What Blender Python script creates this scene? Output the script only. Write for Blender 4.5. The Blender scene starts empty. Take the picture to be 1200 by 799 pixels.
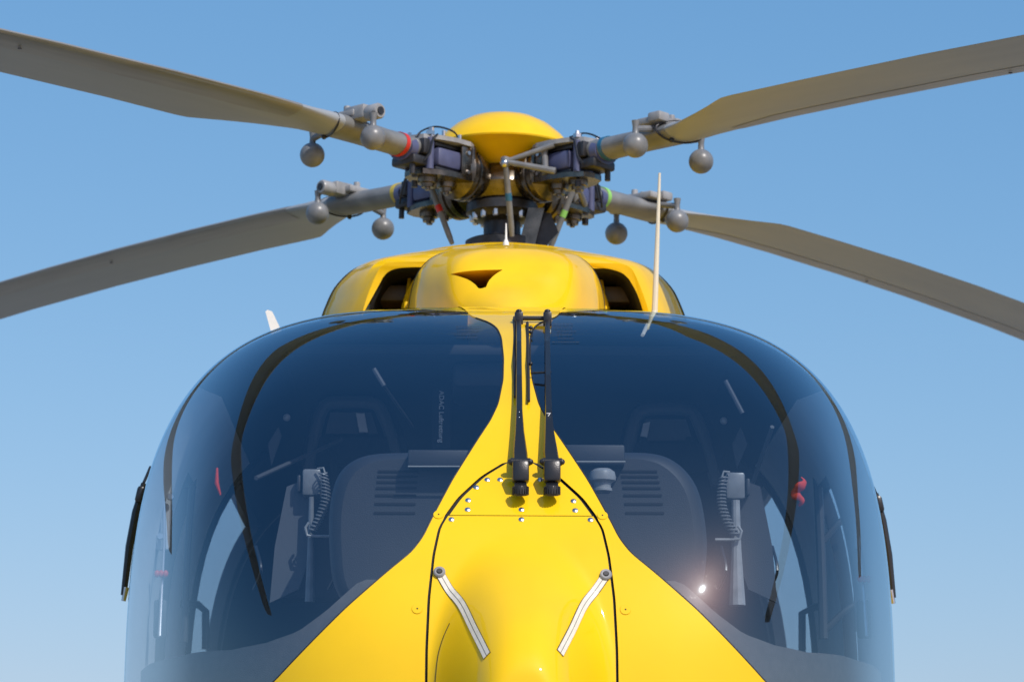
import bpy, bmesh, math, random
from mathutils import Vector, Matrix
random.seed(7)
R = math.radians
scn = bpy.context.scene
# ------------------------------------------------------------ camera
CAM = Vector((-0.137, -9.5, 1.05)); PITCH = 11.0; YAW = -1.02; ROLL = 0.15; FPX = 3657.0
cd = bpy.data.cameras.new('camera'); cam = bpy.data.objects.new('camera', cd); scn.collection.objects.link(cam)
cam.location = CAM; cam.rotation_euler = (Matrix.Rotation(R(YAW), 3, 'Z') @ Matrix.Rotation(R(90+PITCH), 3, 'X') @ Matrix.Rotation(R(ROLL), 3, 'Z')).to_euler()
cd.sensor_width = 36; cd.lens = FPX/1200*36; cd.clip_start = .1; cd.clip_end = 6000
cd.dof.use_dof = True; cd.dof.focus_distance = 7.0; cd.dof.aperture_fstop = 9.0
scn.camera = cam
# ------------------------------------------------------------ light
SUN_AZ = 33.0   # degrees from the nose direction (-y) towards +x
SUN_EL = 45.0
w = bpy.data.worlds.new('World'); scn.world = w; w.use_nodes = True
nt = w.node_tree; nt.nodes.clear()
sky = nt.nodes.new('ShaderNodeTexSky'); sky.sky_type = 'NISHITA'; sky.sun_disc = False
sky.sun_elevation = R(SUN_EL); sky.sun_rotation = R(180-SUN_AZ)
sky.air_density = 1.0; sky.dust_density = 1.2; sky.ozone_density = 6.0; sky.altitude = 0
bgn = nt.nodes.new('ShaderNodeBackground'); bgn.inputs[1].default_value = 0.14
out = nt.nodes.new('ShaderNodeOutputWorld')
wb = nt.nodes.new('ShaderNodeMix'); wb.data_type = 'RGBA'; wb.blend_type = 'MULTIPLY'; wb.inputs[0].default_value = 1; wb.inputs[7].default_value = (.99, 1.09, 1.04, 1)
nt.links.new(sky.outputs[0], wb.inputs[6]); sc = nt.nodes.new('ShaderNodeSeparateColor'); cc_ = nt.nodes.new('ShaderNodeCombineColor'); nt.links.new(wb.outputs[2], sc.inputs[0])
for i, (pw, cf_) in enumerate(((1.15, .845), (.75, 1.261), (.55, 2.03))):   # gentler horizon-to-zenith contrast of the photograph's hazy sky
    a_ = nt.nodes.new('ShaderNodeMath'); a_.operation = 'POWER'; a_.inputs[1].default_value = pw
    b_ = nt.nodes.new('ShaderNodeMath'); b_.operation = 'MULTIPLY'; b_.inputs[1].default_value = cf_
    nt.links.new(sc.outputs[i], a_.inputs[0]); nt.links.new(a_.outputs[0], b_.inputs[0]); nt.links.new(b_.outputs[0], cc_.inputs[i])
nt.links.new(cc_.outputs[0], bgn.inputs[0]); nt.links.new(bgn.outputs[0], out.inputs[0])
sl = bpy.data.lights.new('sun', 'SUN'); sl.energy = 3.7; sl.angle = R(.53); sl.color = (1, .96, .9)
so = bpy.data.objects.new('sun', sl); scn.collection.objects.link(so)
sdir = Vector((math.sin(R(SUN_AZ))*math.cos(R(SUN_EL)), -math.cos(R(SUN_AZ))*math.cos(R(SUN_EL)), math.sin(R(SUN_EL))))
so.rotation_euler = sdir.to_track_quat('Z', 'Y').to_euler()
scn.view_settings.view_transform = 'Standard'; scn.view_settings.look = 'None'
scn.view_settings.exposure = 0.0; scn.view_settings.gamma = 1.0
scn.render.engine = 'CYCLES'
scn.cycles.max_bounces = 10; scn.cycles.transparent_max_bounces = 24

# ------------------------------------------------------------ materials
def mat(name, col, rough=.5, metal=0, coat=0, spec=.5, var=.0, vscale=8, bump=0, bscale=60, stretch=(1,1,1), rvar=0):
    m = bpy.data.materials.new(name); m.use_nodes = True; n = m.node_tree.nodes; l = m.node_tree.links
    p = n['Principled BSDF']
    p.inputs['Base Color'].default_value = (*col, 1); p.inputs['Roughness'].default_value = rough
    p.inputs['Metallic'].default_value = metal; p.inputs['Coat Weight'].default_value = coat
    p.inputs['Coat Roughness'].default_value = .04; p.inputs['Specular IOR Level'].default_value = spec
    tc = n.new('ShaderNodeTexCoord'); mp = n.new('ShaderNodeMapping'); mp.inputs['Scale'].default_value = stretch
    l.new(tc.outputs['Object'], mp.inputs[0])
    if var:
        t = n.new('ShaderNodeTexNoise'); t.inputs['Scale'].default_value = vscale; t.inputs['Detail'].default_value = 6
        l.new(mp.outputs[0], t.inputs[0])
        r = n.new('ShaderNodeMapRange'); r.inputs['From Min'].default_value = .3; r.inputs['From Max'].default_value = .7
        r.inputs['To Min'].default_value = 1-var; r.inputs['To Max'].default_value = 1+var*.4
        l.new(t.outputs[0], r.inputs[0])
        mx = n.new('ShaderNodeMix'); mx.data_type = 'RGBA'; mx.blend_type = 'MULTIPLY'; mx.inputs[0].default_value = 1
        mx.inputs[6].default_value = (*col, 1); l.new(r.outputs[0], mx.inputs[7]); l.new(mx.outputs[2], p.inputs['Base Color'])
        if rvar:
            r2 = n.new('ShaderNodeMapRange'); r2.inputs['To Min'].default_value = max(rough-rvar, 0); r2.inputs['To Max'].default_value = rough+rvar
            l.new(t.outputs[0], r2.inputs[0]); l.new(r2.outputs[0], p.inputs['Roughness'])
    if bump:
        t = n.new('ShaderNodeTexNoise'); t.inputs['Scale'].default_value = bscale; t.inputs['Detail'].default_value = 3
        l.new(mp.outputs[0], t.inputs[0])
        b = n.new('ShaderNodeBump'); b.inputs['Strength'].default_value = bump; b.inputs['Distance'].default_value = .002
        l.new(t.outputs[0], b.inputs['Height']); l.new(b.outputs[0], p.inputs['Normal'])
    return m
M = {}
M['yellow'] = mat('yellow_paint', (.86, .535, .003), .5, spec=.12, coat=.6, var=.05, vscale=5, rvar=.05)
M['cowl_yellow'] = mat('cowl_yellow_paint', (.88, .535, .004), .5, spec=.12, coat=.6, var=.10, vscale=9, rvar=.06)
for k_ in ('yellow', 'cowl_yellow'):
    n = M[k_].node_tree.nodes; l = M[k_].node_tree.links; t = n.new('ShaderNodeTexNoise'); t.inputs['Scale'].default_value = 7; t.inputs['Detail'].default_value = 2
    tc = n.new('ShaderNodeTexCoord'); l.new(tc.outputs['Object'], t.inputs[0]); b = n.new('ShaderNodeBump'); b.inputs['Strength'].default_value = .35; b.inputs['Distance'].default_value = .004
    l.new(t.outputs[0], b.inputs['Height']); l.new(b.outputs[0], n['Principled BSDF'].inputs['Normal']); l.new(b.outputs[0], n['Principled BSDF'].inputs['Coat Normal'])
M['gap'] = mat('panel_gap', (.01, .01, .01), .8)
M['black'] = mat('black_paint', (.012, .013, .016), .32, bump=.15, bscale=300)
M['rubber'] = mat('rubber', (.015, .015, .017), .6)
M['blade'] = mat('blade_paint', (.30, .318, .33), .42, var=.16, vscale=3, stretch=(.5, 4, 4), rvar=.1)
M['cuff'] = mat('cuff_grey', (.20, .205, .205), .45, var=.35, vscale=14, rvar=.1)
M['strip'] = mat('erosion_strip', (.28, .275, .26), .38, metal=.2, var=.2, vscale=10, stretch=(.3, 3, 3))
M['grey'] = mat('grey_paint', (.19, .195, .20), .36, var=.25, vscale=30)
M['greyl'] = mat('pale_grey_paint', (.30, .30, .30), .36, var=.25, vscale=30)
M['metal'] = mat('bare_titanium', (.17, .15, .125), .26, metal=.95, var=.6, vscale=25, rvar=.15)
M['steel'] = mat('steel', (.55, .55, .56), .28, metal=1, var=.1, vscale=60)
M['darkmetal'] = mat('dark_metal', (.05, .05, .055), .4, metal=.5, var=.3, vscale=40)
M['blue'] = mat('blue_grey_damper', (.075, .085, .17), .45, var=.15, vscale=40)
M['trim'] = mat('dark_trim', (.11, .102, .094), .75, bump=.5, bscale=500, var=.12, vscale=60)
M['panel'] = mat('panel_cover', (.029, .031, .037), .55, bump=.3, bscale=400, var=.1, vscale=20)
M['slot'] = mat('slot_dark', (.004, .004, .006), .8)
M['lining'] = mat('cabin_lining', (.010, .012, .016), .8, var=.2, vscale=6)
M['doorgrey'] = mat('door_frame_grey', (.55, .57, .60), .55, var=.08, vscale=10)
M['seat'] = mat('seat_fabric', (.012, .014, .02), .85, var=.2, vscale=80)
M['seatlite'] = mat('seat_plate', (.075, .08, .09), .6, var=.1)
M['band'] = mat('dark_brown_frame', (.016, .012, .006), .45, spec=.2, var=.4, vscale=12)
M['edge'] = mat('pane_edge', (.28, .28, .27), .4)
M['white'] = mat('white_paint', (.78, .78, .76), .4, var=.06, vscale=20)
M['cream'] = mat('cream_rod', (.72, .64, .48), .4, var=.06)
M['red'] = mat('red', (.55, .03, .02), .4)
M['redcloth'] = mat('red_cloth', (.7, .05, .02), .8, bump=.4, bscale=80)
M['tblue'] = mat('tape_blue', (.02, .12, .22), .4); M['tgreen'] = mat('tape_green', (.25, .55, .12), .4)
M['tyellow'] = mat('tape_yellow', (.5, .38, .05), .4)
M['tape'] = mat('strip_metal', (.74, .69, .58), .42, metal=.0, var=.12, vscale=60)
M['dark'] = mat('cavity_dark', (.012, .010, .008), .8)
M['brown'] = mat('duct_brown', (.10, .07, .04), .5, var=.3, vscale=14)
M['ground'] = mat('concrete_apron', (.27, .265, .25), .9, var=.12, vscale=.6)

def glassmat(name, tint, ior=1.75, haze=.012, coat=(1, 1, 1)):
    m = bpy.data.materials.new(name); m.use_nodes = True; n = m.node_tree.nodes; l = m.node_tree.links; n.clear()
    o = n.new('ShaderNodeOutputMaterial'); tr = n.new('ShaderNodeBsdfTransparent'); tr.inputs[0].default_value = (*tint, 1)
    gl = n.new('ShaderNodeBsdfGlossy'); gl.inputs['Roughness'].default_value = .022; gl.inputs[0].default_value = (*coat, 1)
    g2 = n.new('ShaderNodeBsdfGlossy'); g2.inputs['Roughness'].default_value = .24
    fr = n.new('ShaderNodeFresnel'); ge = n.new('ShaderNodeNewGeometry'); im = n.new('ShaderNodeMapRange')
    im.inputs['To Min'].default_value = ior; im.inputs['To Max'].default_value = 1/ior   # same reflection from both sides of the thin pane
    l.new(ge.outputs['Backfacing'], im.inputs[0]); l.new(im.outputs[0], fr.inputs[0])
    mx = n.new('ShaderNodeMixShader'); l.new(fr.outputs[0], mx.inputs[0]); l.new(tr.outputs[0], mx.inputs[1]); l.new(gl.outputs[0], mx.inputs[2])
    t = n.new('ShaderNodeTexNoise'); t.inputs['Scale'].default_value = 5; t.inputs['Detail'].default_value = 8
    tc = n.new('ShaderNodeTexCoord'); l.new(tc.outputs['Object'], t.inputs[0])
    mr = n.new('ShaderNodeMapRange'); mr.inputs['From Min'].default_value = .35; mr.inputs['From Max'].default_value = .75
    mr.inputs['To Min'].default_value = haze*.5; mr.inputs['To Max'].default_value = haze*1.6; l.new(t.outputs[0], mr.inputs[0])
    wv = n.new('ShaderNodeTexNoise'); wv.inputs['Scale'].default_value = 2.2; wv.inputs['Detail'].default_value = 1; l.new(tc.outputs['Object'], wv.inputs[0])
    bp = n.new('ShaderNodeBump'); bp.inputs['Strength'].default_value = .25; bp.inputs['Distance'].default_value = .006; l.new(wv.outputs[0], bp.inputs['Height']); l.new(bp.outputs[0], gl.inputs['Normal'])
    sp = n.new('ShaderNodeTexNoise'); sp.inputs['Scale'].default_value = 160; sp.inputs['Detail'].default_value = 2; l.new(tc.outputs['Object'], sp.inputs[0])
    sr = n.new('ShaderNodeMapRange'); sr.inputs['From Min'].default_value = .66; sr.inputs['From Max'].default_value = .76; sr.inputs['To Max'].default_value = haze*2
    l.new(sp.outputs[0], sr.inputs[0]); ad = n.new('ShaderNodeMath'); ad.operation = 'ADD'; l.new(mr.outputs[0], ad.inputs[0]); l.new(sr.outputs[0], ad.inputs[1]); mr = ad
    m2 = n.new('ShaderNodeMixShader'); l.new(mr.outputs[0], m2.inputs[0]); l.new(mx.outputs[0], m2.inputs[1]); l.new(g2.outputs[0], m2.inputs[2])
    l.new(m2.outputs[0], o.inputs[0])
    return m
M['glass'] = glassmat('windshield_glass', (.80, .87, .93), 2.2, .0035, (.72, .88, 1.0))
M['glass2'] = glassmat('side_glass', (.9, .94, .96), 1.45, .004)

# ------------------------------------------------------------ helpers
def link(name, verts, faces, m, parent=None, smooth=True, angle=35, mi=None):
    me = bpy.data.meshes.new(name); me.from_pydata([tuple(v) for v in verts], [], faces)
    for k in (m if isinstance(m, (list, tuple)) else [m]): me.materials.append(M[k])
    if mi:
        for p, i in zip(me.polygons, mi): p.material_index = i
    bm = bmesh.new(); bm.from_mesh(me); bmesh.ops.remove_doubles(bm, verts=bm.verts, dist=1e-5)
    bm.to_mesh(me); bm.free()
    if smooth:
        for p in me.polygons: p.use_smooth = True
        me.set_sharp_from_angle(angle=R(angle))
    o = bpy.data.objects.new(name, me); scn.collection.objects.link(o)
    if parent: o.parent = parent
    return o
def fixn(o):
    bm = bmesh.new(); bm.from_mesh(o.data); bmesh.ops.recalc_face_normals(bm, faces=bm.faces); bm.to_mesh(o.data); bm.free(); return o
class MB:
    def __init__(s): s.v = []; s.f = []; s.m = []
    def add(s, v, f, mi=0):
        b = len(s.v); s.v += [Vector(x) for x in v]; s.f += [[i+b for i in q] for q in f]; s.m += [mi]*len(f); return s
    def box(s, c, size, rot=None, bev=0, mi=0):
        bm = bmesh.new(); bmesh.ops.create_cube(bm, size=1)
        for v in bm.verts: v.co = Vector((v.co.x*size[0], v.co.y*size[1], v.co.z*size[2]))
        if bev: bmesh.ops.bevel(bm, geom=bm.edges[:], offset=bev, segments=2, affect='EDGES', profile=.5)
        mt = Matrix.Translation(c) @ (rot.to_4x4() if rot else Matrix())
        bm.verts.index_update(); s.add([mt @ v.co for v in bm.verts], [[v.index for v in f.verts] for f in bm.faces], mi); bm.free(); return s
    def tube(s, pts, r, n=12, mi=0, cap=True, flat=1.0):
        pts = [Vector(p) for p in pts]; rr = r if isinstance(r, (list, tuple)) else [r]*len(pts)
        v = []; f = []; up = None
        for i, p in enumerate(pts):
            t = (pts[min(i+1, len(pts)-1)]-pts[max(i-1, 0)]).normalized()
            if up is None: up = Vector((0, 0, 1)) if abs(t.z) < .9 else Vector((1, 0, 0))
            a = t.cross(up).normalized(); up = a.cross(t).normalized()
            for k in range(n):
                th = 2*math.pi*k/n; v.append(p + rr[i]*(a*math.cos(th)+up*flat*math.sin(th)))
        for i in range(len(pts)-1):
            for k in range(n): f.append([i*n+k, i*n+(k+1) % n, (i+1)*n+(k+1) % n, (i+1)*n+k])
        if cap: f.append(list(range(n))[::-1]); f.append([(len(pts)-1)*n+k for k in range(n)])
        return s.add(v, f, mi)
    def lathe(s, prof, c=(0, 0, 0), axis=(0, 0, 1), n=32, mi=0):
        q = Vector((0, 0, 1)).rotation_difference(Vector(axis).normalized()); v = []; f = []
        for (r, z) in prof:
            for k in range(n):
                th = 2*math.pi*k/n; v.append(Vector(c)+q @ Vector((r*math.cos(th), r*math.sin(th), z)))
        for i in range(len(prof)-1):
            for k in range(n): f.append([i*n+k, i*n+(k+1) % n, (i+1)*n+(k+1) % n, (i+1)*n+k])
        return s.add(v, f, mi)
    def ball(s, c, r, n=20, mi=0, sz=1):
        return s.lathe([(r*math.sin(math.pi*i/n), -r*sz*math.cos(math.pi*i/n)) for i in range(n+1)], c, n=2*n, mi=mi)
    def prism(s, pts, d, mi=0):   # closed polygon extruded by vector d
        n = len(pts); d = Vector(d); v = [Vector(p) for p in pts]+[Vector(p)+d for p in pts]
        return s.add(v, [list(range(n))[::-1], [n+i for i in range(n)]]+[[i, (i+1) % n, n+(i+1) % n, n+i] for i in range(n)], mi)
    def build(s, name, m, parent=None, smooth=True, angle=35, label=None):
        o = fixn(link(name, s.v, s.f, m, parent, smooth, angle, s.m if isinstance(m, (list, tuple)) else None))
        if label: o['label'] = label
        return o
cq = cam.rotation_euler.to_matrix()
def ray(px, py): return (cq @ Vector(((px-600)/FPX, (399.5-py)/FPX, -1))).normalized()
def at(px, py, Y):
    d = ray(px, py); return CAM + d*((Y-CAM.y)/d.y)
def sm(a, b, t):
    t = max(0, min(1, (t-a)/(b-a))); return t*t*(3-2*t)
def interp(tab, x):
    if x <= tab[0][0]: return tab[0][1]
    for (a, fa), (b, fb) in zip(tab, tab[1:]):
        if x <= b: return fa+(fb-fa)*(x-a)/(b-a)
    return tab[-1][1]
def spline(tab, k=6):
    P = [Vector(p) for p in tab]; o = []
    for i in range(len(P)-1):
        a = P[max(i-1, 0)]; b = P[i]; c = P[i+1]; d = P[min(i+2, len(P)-1)]
        for j in range(k):
            t = j/k; o.append(.5*((2*b)+(c-a)*t+(2*a-5*b+4*c-d)*t*t+(3*b-a-3*c+d)*t**3))
    o.append(P[-1]); return o

# ------------------------------------------------------------ canopy surface: y = S(x, z)
ZTOP = 2.662; YB = -1.6; WX = .972; ZC = 1.50; HT = 1.162; HB = 1.0; LN = 1.453
def rho(x, z):
    a = abs(x)/WX; b = abs(z-ZC)/(HT if z > ZC else HB)
    r1 = (a**3.7+b**3.7)**(1/3.7); r2 = ((a**1.725)**3.06+(b**.929)**3.06)**(1/3.06)
    t = sm(.73, 1, r1); return r2*(1-t)+r1*t
def bumpf(x, z):
    r = ((abs(x)/.205)**2.4+(abs(z-1.44)/.47)**2.4)**(1/2.4)
    return .24*(1-sm(.30, 1.0, r))
def S(x, z):
    r = min(rho(x, z), 1); return YB-LN*(1-r**2.223)**(1/1.486) - bumpf(x, z)
def P3(x, z, off=0):
    p = Vector((x, S(x, z), z))
    if off:
        e = 1e-3; gx = (S(x+e, z)-S(x-e, z))/(2*e); gz = (S(x, z+e)-S(x, z-e))/(2*e)
        p += Vector((gx, -1, gz)).normalized()*off
    return p
def hit(px, py):
    d = ray(px, py); y = -3.62; last = None
    while y < YB:
        p = at(px, py, y)
        if rho(p.x, p.z) < 1 and S(p.x, p.z) <= y:
            lo = y-.01; hi = y
            for _ in range(14):
                mid = (lo+hi)/2; q = at(px, py, mid)
                if rho(q.x, q.z) < 1 and S(q.x, q.z) <= mid: hi = mid
                else: lo = mid
            q = at(px, py, hi); return q.x, q.z
        y += .01
    q = at(px, py, YB); return q.x, q.z
def wz(z):
    b = abs(z-ZC)/(HT if z > ZC else HB); return WX*max(0, 1-b**3.7)**(1/3.7)
def tabz(L_, R_):   # half width against height from traced left and right edges
    a = sorted((z, -x) for x, z in (hit(*p) for p in L_)); b = sorted((z, x) for x, z in (hit(*p) for p in R_))
    zs = [z for z, _ in a]; return [(z, .5*(interp(a, z)+interp(b, z))) for z in zs]
edgeL = [(318,799),(350,765),(400,712),(450,668),(478,646),(493,629),(505,607),(530,562),(560,517),(577,492),(586,473),(590,445),(590,420),(588,395),(585,384),(578,377),(560,372)]
edgeR = [(898,799),(845,745),(800,702),(760,668),(737,650),(724,631),(710,600),(685,555),(655,508),(640,487),(630,465),(623,440),(621,420),(621,398),(624,388),(632,379),(650,374)]
BT = tabz(edgeL, edgeR)
BT = BT+[(BT[-1][0]+.004, BT[-1][1]+.01), (ZTOP, BT[-1][1]+.05)]
ZPT = BT[-3][0]
BT = [(BT[0][0]-.9, BT[0][1]+.62), (BT[0][0]-.25, BT[0][1]+.30)]+BT
def sint(T_, z, h=.013): return sum(interp(T_, z+d*h)*w_ for d, w_ in ((-1, .12), (-.5, .23), (0, .3), (.5, .23), (1, .12)))
def bz(z): return min(sint(BT, z), wz(z)*.999)
hatL = [(500,799),(500,760),(502,700),(506,650),(513,618),(525,603),(543,583),(570,558),(598,542)]
hatR = [(724,799),(723,760),(719,700),(711,650),(704,620),(697,604),(685,583),(660,560),(632,543)]
HTAB = tabz(hatL, hatR)
ZHT = HTAB[-1][0]+.006
HTAB = [(HTAB[0][0]-1, HTAB[0][1]+.03)]+HTAB+[(ZHT, .001)]
def hz(z): return sint(HTAB, z, .010) if z < ZHT-.02 else interp(HTAB, z)
ZSEAM = hit(611, 604)[1]
def patch(zs, lo, hi, n, off=0, sn=False, side=1):
    v = []; f = []
    for z in zs:
        a = lo(z); b = hi(z)
        for j in range(n+1):
            t = j/n
            if sn: t = math.sin(t*math.pi/2)
            x = (a+(b-a)*t)*side
            v.append(P3(x, z, off) if off else Vector((x, S(x, z), z)))
    for i in range(len(zs)-1):
        for j in range(n): f.append([i*(n+1)+j, i*(n+1)+j+1, (i+1)*(n+1)+j+1, (i+1)*(n+1)+j])
    return v, f
def lin(a, b, n): return [a+(b-a)*i/n for i in range(n+1)]
ZTOP = ZC+HT

# ================================================================ SETTING
g = MB().add([(-3000, -3000, 0), (3000, -3000, 0), (3000, 3000, 0), (-3000, 3000, 0)], [[0, 1, 2, 3]]).build('ground', 'ground', smooth=False)
g['kind'] = 'structure'

# ================================================================ HELICOPTER
H = bpy.data.objects.new('helicopter', None); scn.collection.objects.link(H)
H['label'] = 'glossy yellow helicopter with large dark windshields and four drooping grey rotor blades'; H['category'] = 'helicopter'

# nose shell: outer yellow skin with the gap round the hatch
g_ = .0028
def gw(z): return g_ if z < ZSEAM else .0048
zs_low = lin(.56, ZSEAM, 130); zs_arch = lin(ZSEAM, ZHT, 34); zs_up = [ZTOP-(ZTOP-ZHT)*math.cos(t*math.pi/2) for t in lin(0, 1, 90)]
zs_up[-1] = ZTOP-1e-4
mb = MB()
for s in (-1, 1):
    mb.add(*patch(zs_low, lambda z: hz(z)+gw(z), bz, 40, side=s)); mb.add(*patch(zs_arch, lambda z: min(hz(z)+gw(z), bz(z)), bz, 24, side=s))
mb.add(*patch(zs_up, lambda z: -bz(z), bz, 24))
# bottom closing to the widest line
nose = mb.build('nose_shell', 'yellow', H, angle=60)
MB().add(*patch(zs_low[:-1]+[ZSEAM-.0008], lambda z: -hz(z)+gw(z), lambda z: hz(z)-gw(z), 60)).build('nose_hatch', 'yellow', H, angle=60)
MB().add(*patch([ZSEAM+.0008]+zs_arch[1:], lambda z: -max(hz(z)-gw(z), 0), lambda z: max(hz(z)-gw(z), 0), 40)).build('wiper_access_panel', 'yellow', H, angle=60)
MB().add(*patch(lin(.56, ZHT+.01, 120), lambda z: -hz(z)-.012, lambda z: hz(z)+.012, 40, off=-.006)).build('hatch_seal', 'gap', H)
# glass
zs_g = [ZC+(ZTOP-ZC)*math.sin(t*math.pi/2) for t in lin(0, 1, 150)]; zs_g[-1] = ZTOP-1e-4
zs_g = lin(1.2, ZC, 20)[:-1]+zs_g
for s in (-1, 1):
    o = MB().add(*patch(zs_g, lambda z: bz(z)+.002, wz, 90, off=-.002, sn=True, side=s)).build('windshield', 'glass', H, angle=80,
        label='left curved tinted windshield pane' if s < 0 else 'right curved tinted windshield pane with a bright sun glint')
# rubber edge between glass and yellow
for s in (-1, 1):
    z0 = lin(1.3, ZPT, 160)
    MB().tube([P3(s*(bz(z)), z, -.0015) for z in z0], .0022, 6).build('windshield_seal', 'rubber', H)
# lower glass / body under windows
zs_b = lin(.56, 1.2, 40)
for s in (-1, 1): MB().add(*patch(zs_b, bz, wz, 50, sn=True, side=s)).build('lower_nose_skin', 'yellow', H, angle=60)

# cabin shell behind
def outline(zlist, k=1.0, inset=0):
    return [(max(wz(z)-inset, 0)*k, z) for z in zlist]
ths = lin(0, 1, 60)
zl = [ZTOP-.0001-(ZTOP-.56)*(1-math.cos(t*math.pi))/2 for t in ths]
WIN = [(-1.20, -.92, 1.72, 2.30), (-.30, .80, 1.72, 2.42)]
def inwin(y, z):
    return any(a <= y <= b and c <= z <= d for a, b, c, d in WIN)
ys = sorted(set([YB, -1.45, -1.20, -.92, -.7, -.5, -.30, 0, .4, .8, 1.0, 1.2, 1.6, 2.0, 2.4]))
def taper(y): return 1.0 if y < 1.2 else 1-.25*((y-1.2)/1.2)**1.6
for name, ins, mm in (('cabin_skin', 0, 'yellow'), ('cabin_lining', .035, 'doorgrey')):
    mb = MB(); zl2 = sorted(set([round(z, 5) for z in zl if z <= ZTOP-ins]+[1.72, 2.30, 2.42, ZTOP-ins-.0001]))
    for s in (-1, 1):
        v = []; f = []
        fa = []; fb = []
        for y in ys:
            for z in zl2:
                iy = .003 if (y == YB and ins) else ins; b = abs(z-ZC)/((HT-iy) if z > ZC else HB); x = (WX-iy)*max(0, 1-b**3.7)**(1/3.7)
                v.append(Vector((s*x*taper(y), y, z)))
        n = len(zl2)
        for i in range(len(ys)-1):
            for j in range(n-1):
                if not inwin((ys[i]+ys[i+1])/2, (zl2[j]+zl2[j+1])/2): (fb if (ys[i] >= -.31 or zl2[j] > 2.45) and ins else fa).append([i*n+j, i*n+j+1, (i+1)*n+j+1, (i+1)*n+j])
        mb.add(v, fa); mb.add(v, fb, 1)
    mb.build(name, [mm, 'lining'] if ins else [mm, mm], H, angle=50)
def wx(z, ins=0):
    b = abs(z-ZC)/((HT-ins) if z > ZC else HB); return (WX-ins)*max(0, 1-b**3.7)**(1/3.7)
for s in (-1, 1):
    for k, (a, b, c, d) in enumerate(WIN):
        zz = lin(c, d, 16); mb = MB()
        mb.add([Vector((s*wx(z, .012), y, z)) for y in (a, b) for z in zz], [[i, i+1, 18+i, 17+i] for i in range(16)])
        win = mb.build('side_window', 'glass2', H)
        fr = MB()
        for (yy) in (a, b):
            for i in range(16):
                z1, z2 = zz[i], zz[i+1]
                fr.add([(s*wx(z1), yy, z1), (s*wx(z1, .035), yy, z1), (s*wx(z2, .035), yy, z2), (s*wx(z2), yy, z2)], [[0, 1, 2, 3]])
        for z_ in (c, d): fr.add([(s*wx(z_), a, z_), (s*wx(z_, .035), a, z_), (s*wx(z_, .035), b, z_), (s*wx(z_), b, z_)], [[0, 1, 2, 3]])
        fr.build('window_frame', 'black', win)
        if k: MB().tube([(s*wx(z, .04), a, z) for z in lin(1.5, 2.5, 16)], .012, 8).build('door_post', 'lining', H)
# bulkheads, floor, headliner
def crosswall(y, ins, mm, name):
    zz = sorted(set(lin(.6, ZTOP-ins-.003, 40))); mb = MB(); n = len(zz)
    mb.add([Vector((s*(wx(z, ins)-.002)*taper(y), y, z)) for s in (-1, 1) for z in zz], [[i, i+1, n+i+1, n+i] for i in range(n-1)])
    return mb.build(name, mm, H)
crosswall(.95, .036, 'lining', 'rear_bulkhead')
MB().box((0, -.4, 1.25), (1.75, 3.2, .04)).build('cabin_floor', 'lining', H)
MB().box((0, -.13, 2.585), (1.36, 2.7, .03), bev=.01).build('headliner', 'lining', H)
MB().box((-.02, -1.25, 2.535), (.26, .30, .07), bev=.02).build('overhead_panel', 'panel', H)

# lower trim inside the glass
def trimtop(x):
    return interp([(0, TR[0][1])]+TR, abs(x))
TR = sorted((x, z) for x, z in (hit(*p) for p in [(800,672),(845,712),(880,738),(920,753),(960,762),(1020,773),(1040,780)]))
for s in (-1, 1):
    v = []; f = []; nx = 40; nz = 12
    for i in range(nx+1):
        x = .10+(.93-.10)*i/nx; zt = trimtop(x)
        for j in range(nz+1):
            z = zt-(zt-1.15)*j/nz
            z_ = z; xx = min(x, wx(z_)-.03)
            v.append(P3(s*xx, z_, -.03))
    for i in range(nx):
        for j in range(nz): f.append([i*(nz+1)+j, i*(nz+1)+j+1, (i+1)*(nz+1)+j+1, (i+1)*(nz+1)+j])
    # shelf going back from the trim's top edge
    b0 = len(v); row = [v[i*(nz+1)] for i in range(nx+1)]
    v += [r_+Vector((0, .30, -.05)) for r_ in row]
    for i in range(nx): f.append([i*(nz+1), (i+1)*(nz+1), b0+i+1, b0+i])
    MB().add(v, f).build('lower_trim', 'trim', H, angle=50)

# ---------------------------------------------------------------- instrument panel & cockpit
YP = -2.38
def pxbox(x0, y0, x1, y1, Y, d, m, name, par=H, bev=.004, **k):
    a = at(x0, y1, Y); b = at(x1, y0, Y); c = (a+b)/2+Vector((0, d/2, 0))
    return MB().box(c, (abs(b.x-a.x), d, abs(b.z-a.z)), bev=bev).build(name, m, par, **k)
pl = spline([Vector((*p, 0)) for p in [(420,730),(392,690),(385,640),(386,590),(396,556),(416,538),(445,531),(500,530)]], 5)
pr = spline([Vector((*p, 0)) for p in [(715,530),(765,531),(795,543),(817,570),(827,610),(829,650),(822,690),(800,730)]], 5)
pts = pl+pr
def ring(k, Y, dz=0):
    c = at(607, 640, Y); return [c+(at(p.x, p.y, YP)-at(607, 640, YP))*k+Vector((0, 0, dz)) for p in pts]
rings = [ring(.93, YP-.012), ring(.975, YP-.002), ring(1.0, YP+.03), ring(1.0, YP+.26)]
mb = MB(); n = len(pts)
for i in range(3): mb.add(rings[i]+rings[i+1], [[j, (j+1) % n, n+(j+1) % n, n+j] for j in range(n)])
mb.add(rings[0], [list(range(n))])
pan = mb.build('instrument_panel', 'panel', H, angle=50)
for k, y in enumerate([552,558,564.5,571.5,580,590,600.5]):
    for (a, b) in ((443-k*.8, 490-k*.6), (727+k*1.0, 770+k*1.4)):
        pxbox(a, y-1.1, b, y+1.1, YP-.0145, .006, 'slot', 'vent_slot', pan, bev=0)
pxbox(478, 527, 560, 546, YP-.06, .12, 'panel', 'glare_visor', H, label='left flat dark visor slab above the instrument panel')
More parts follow.
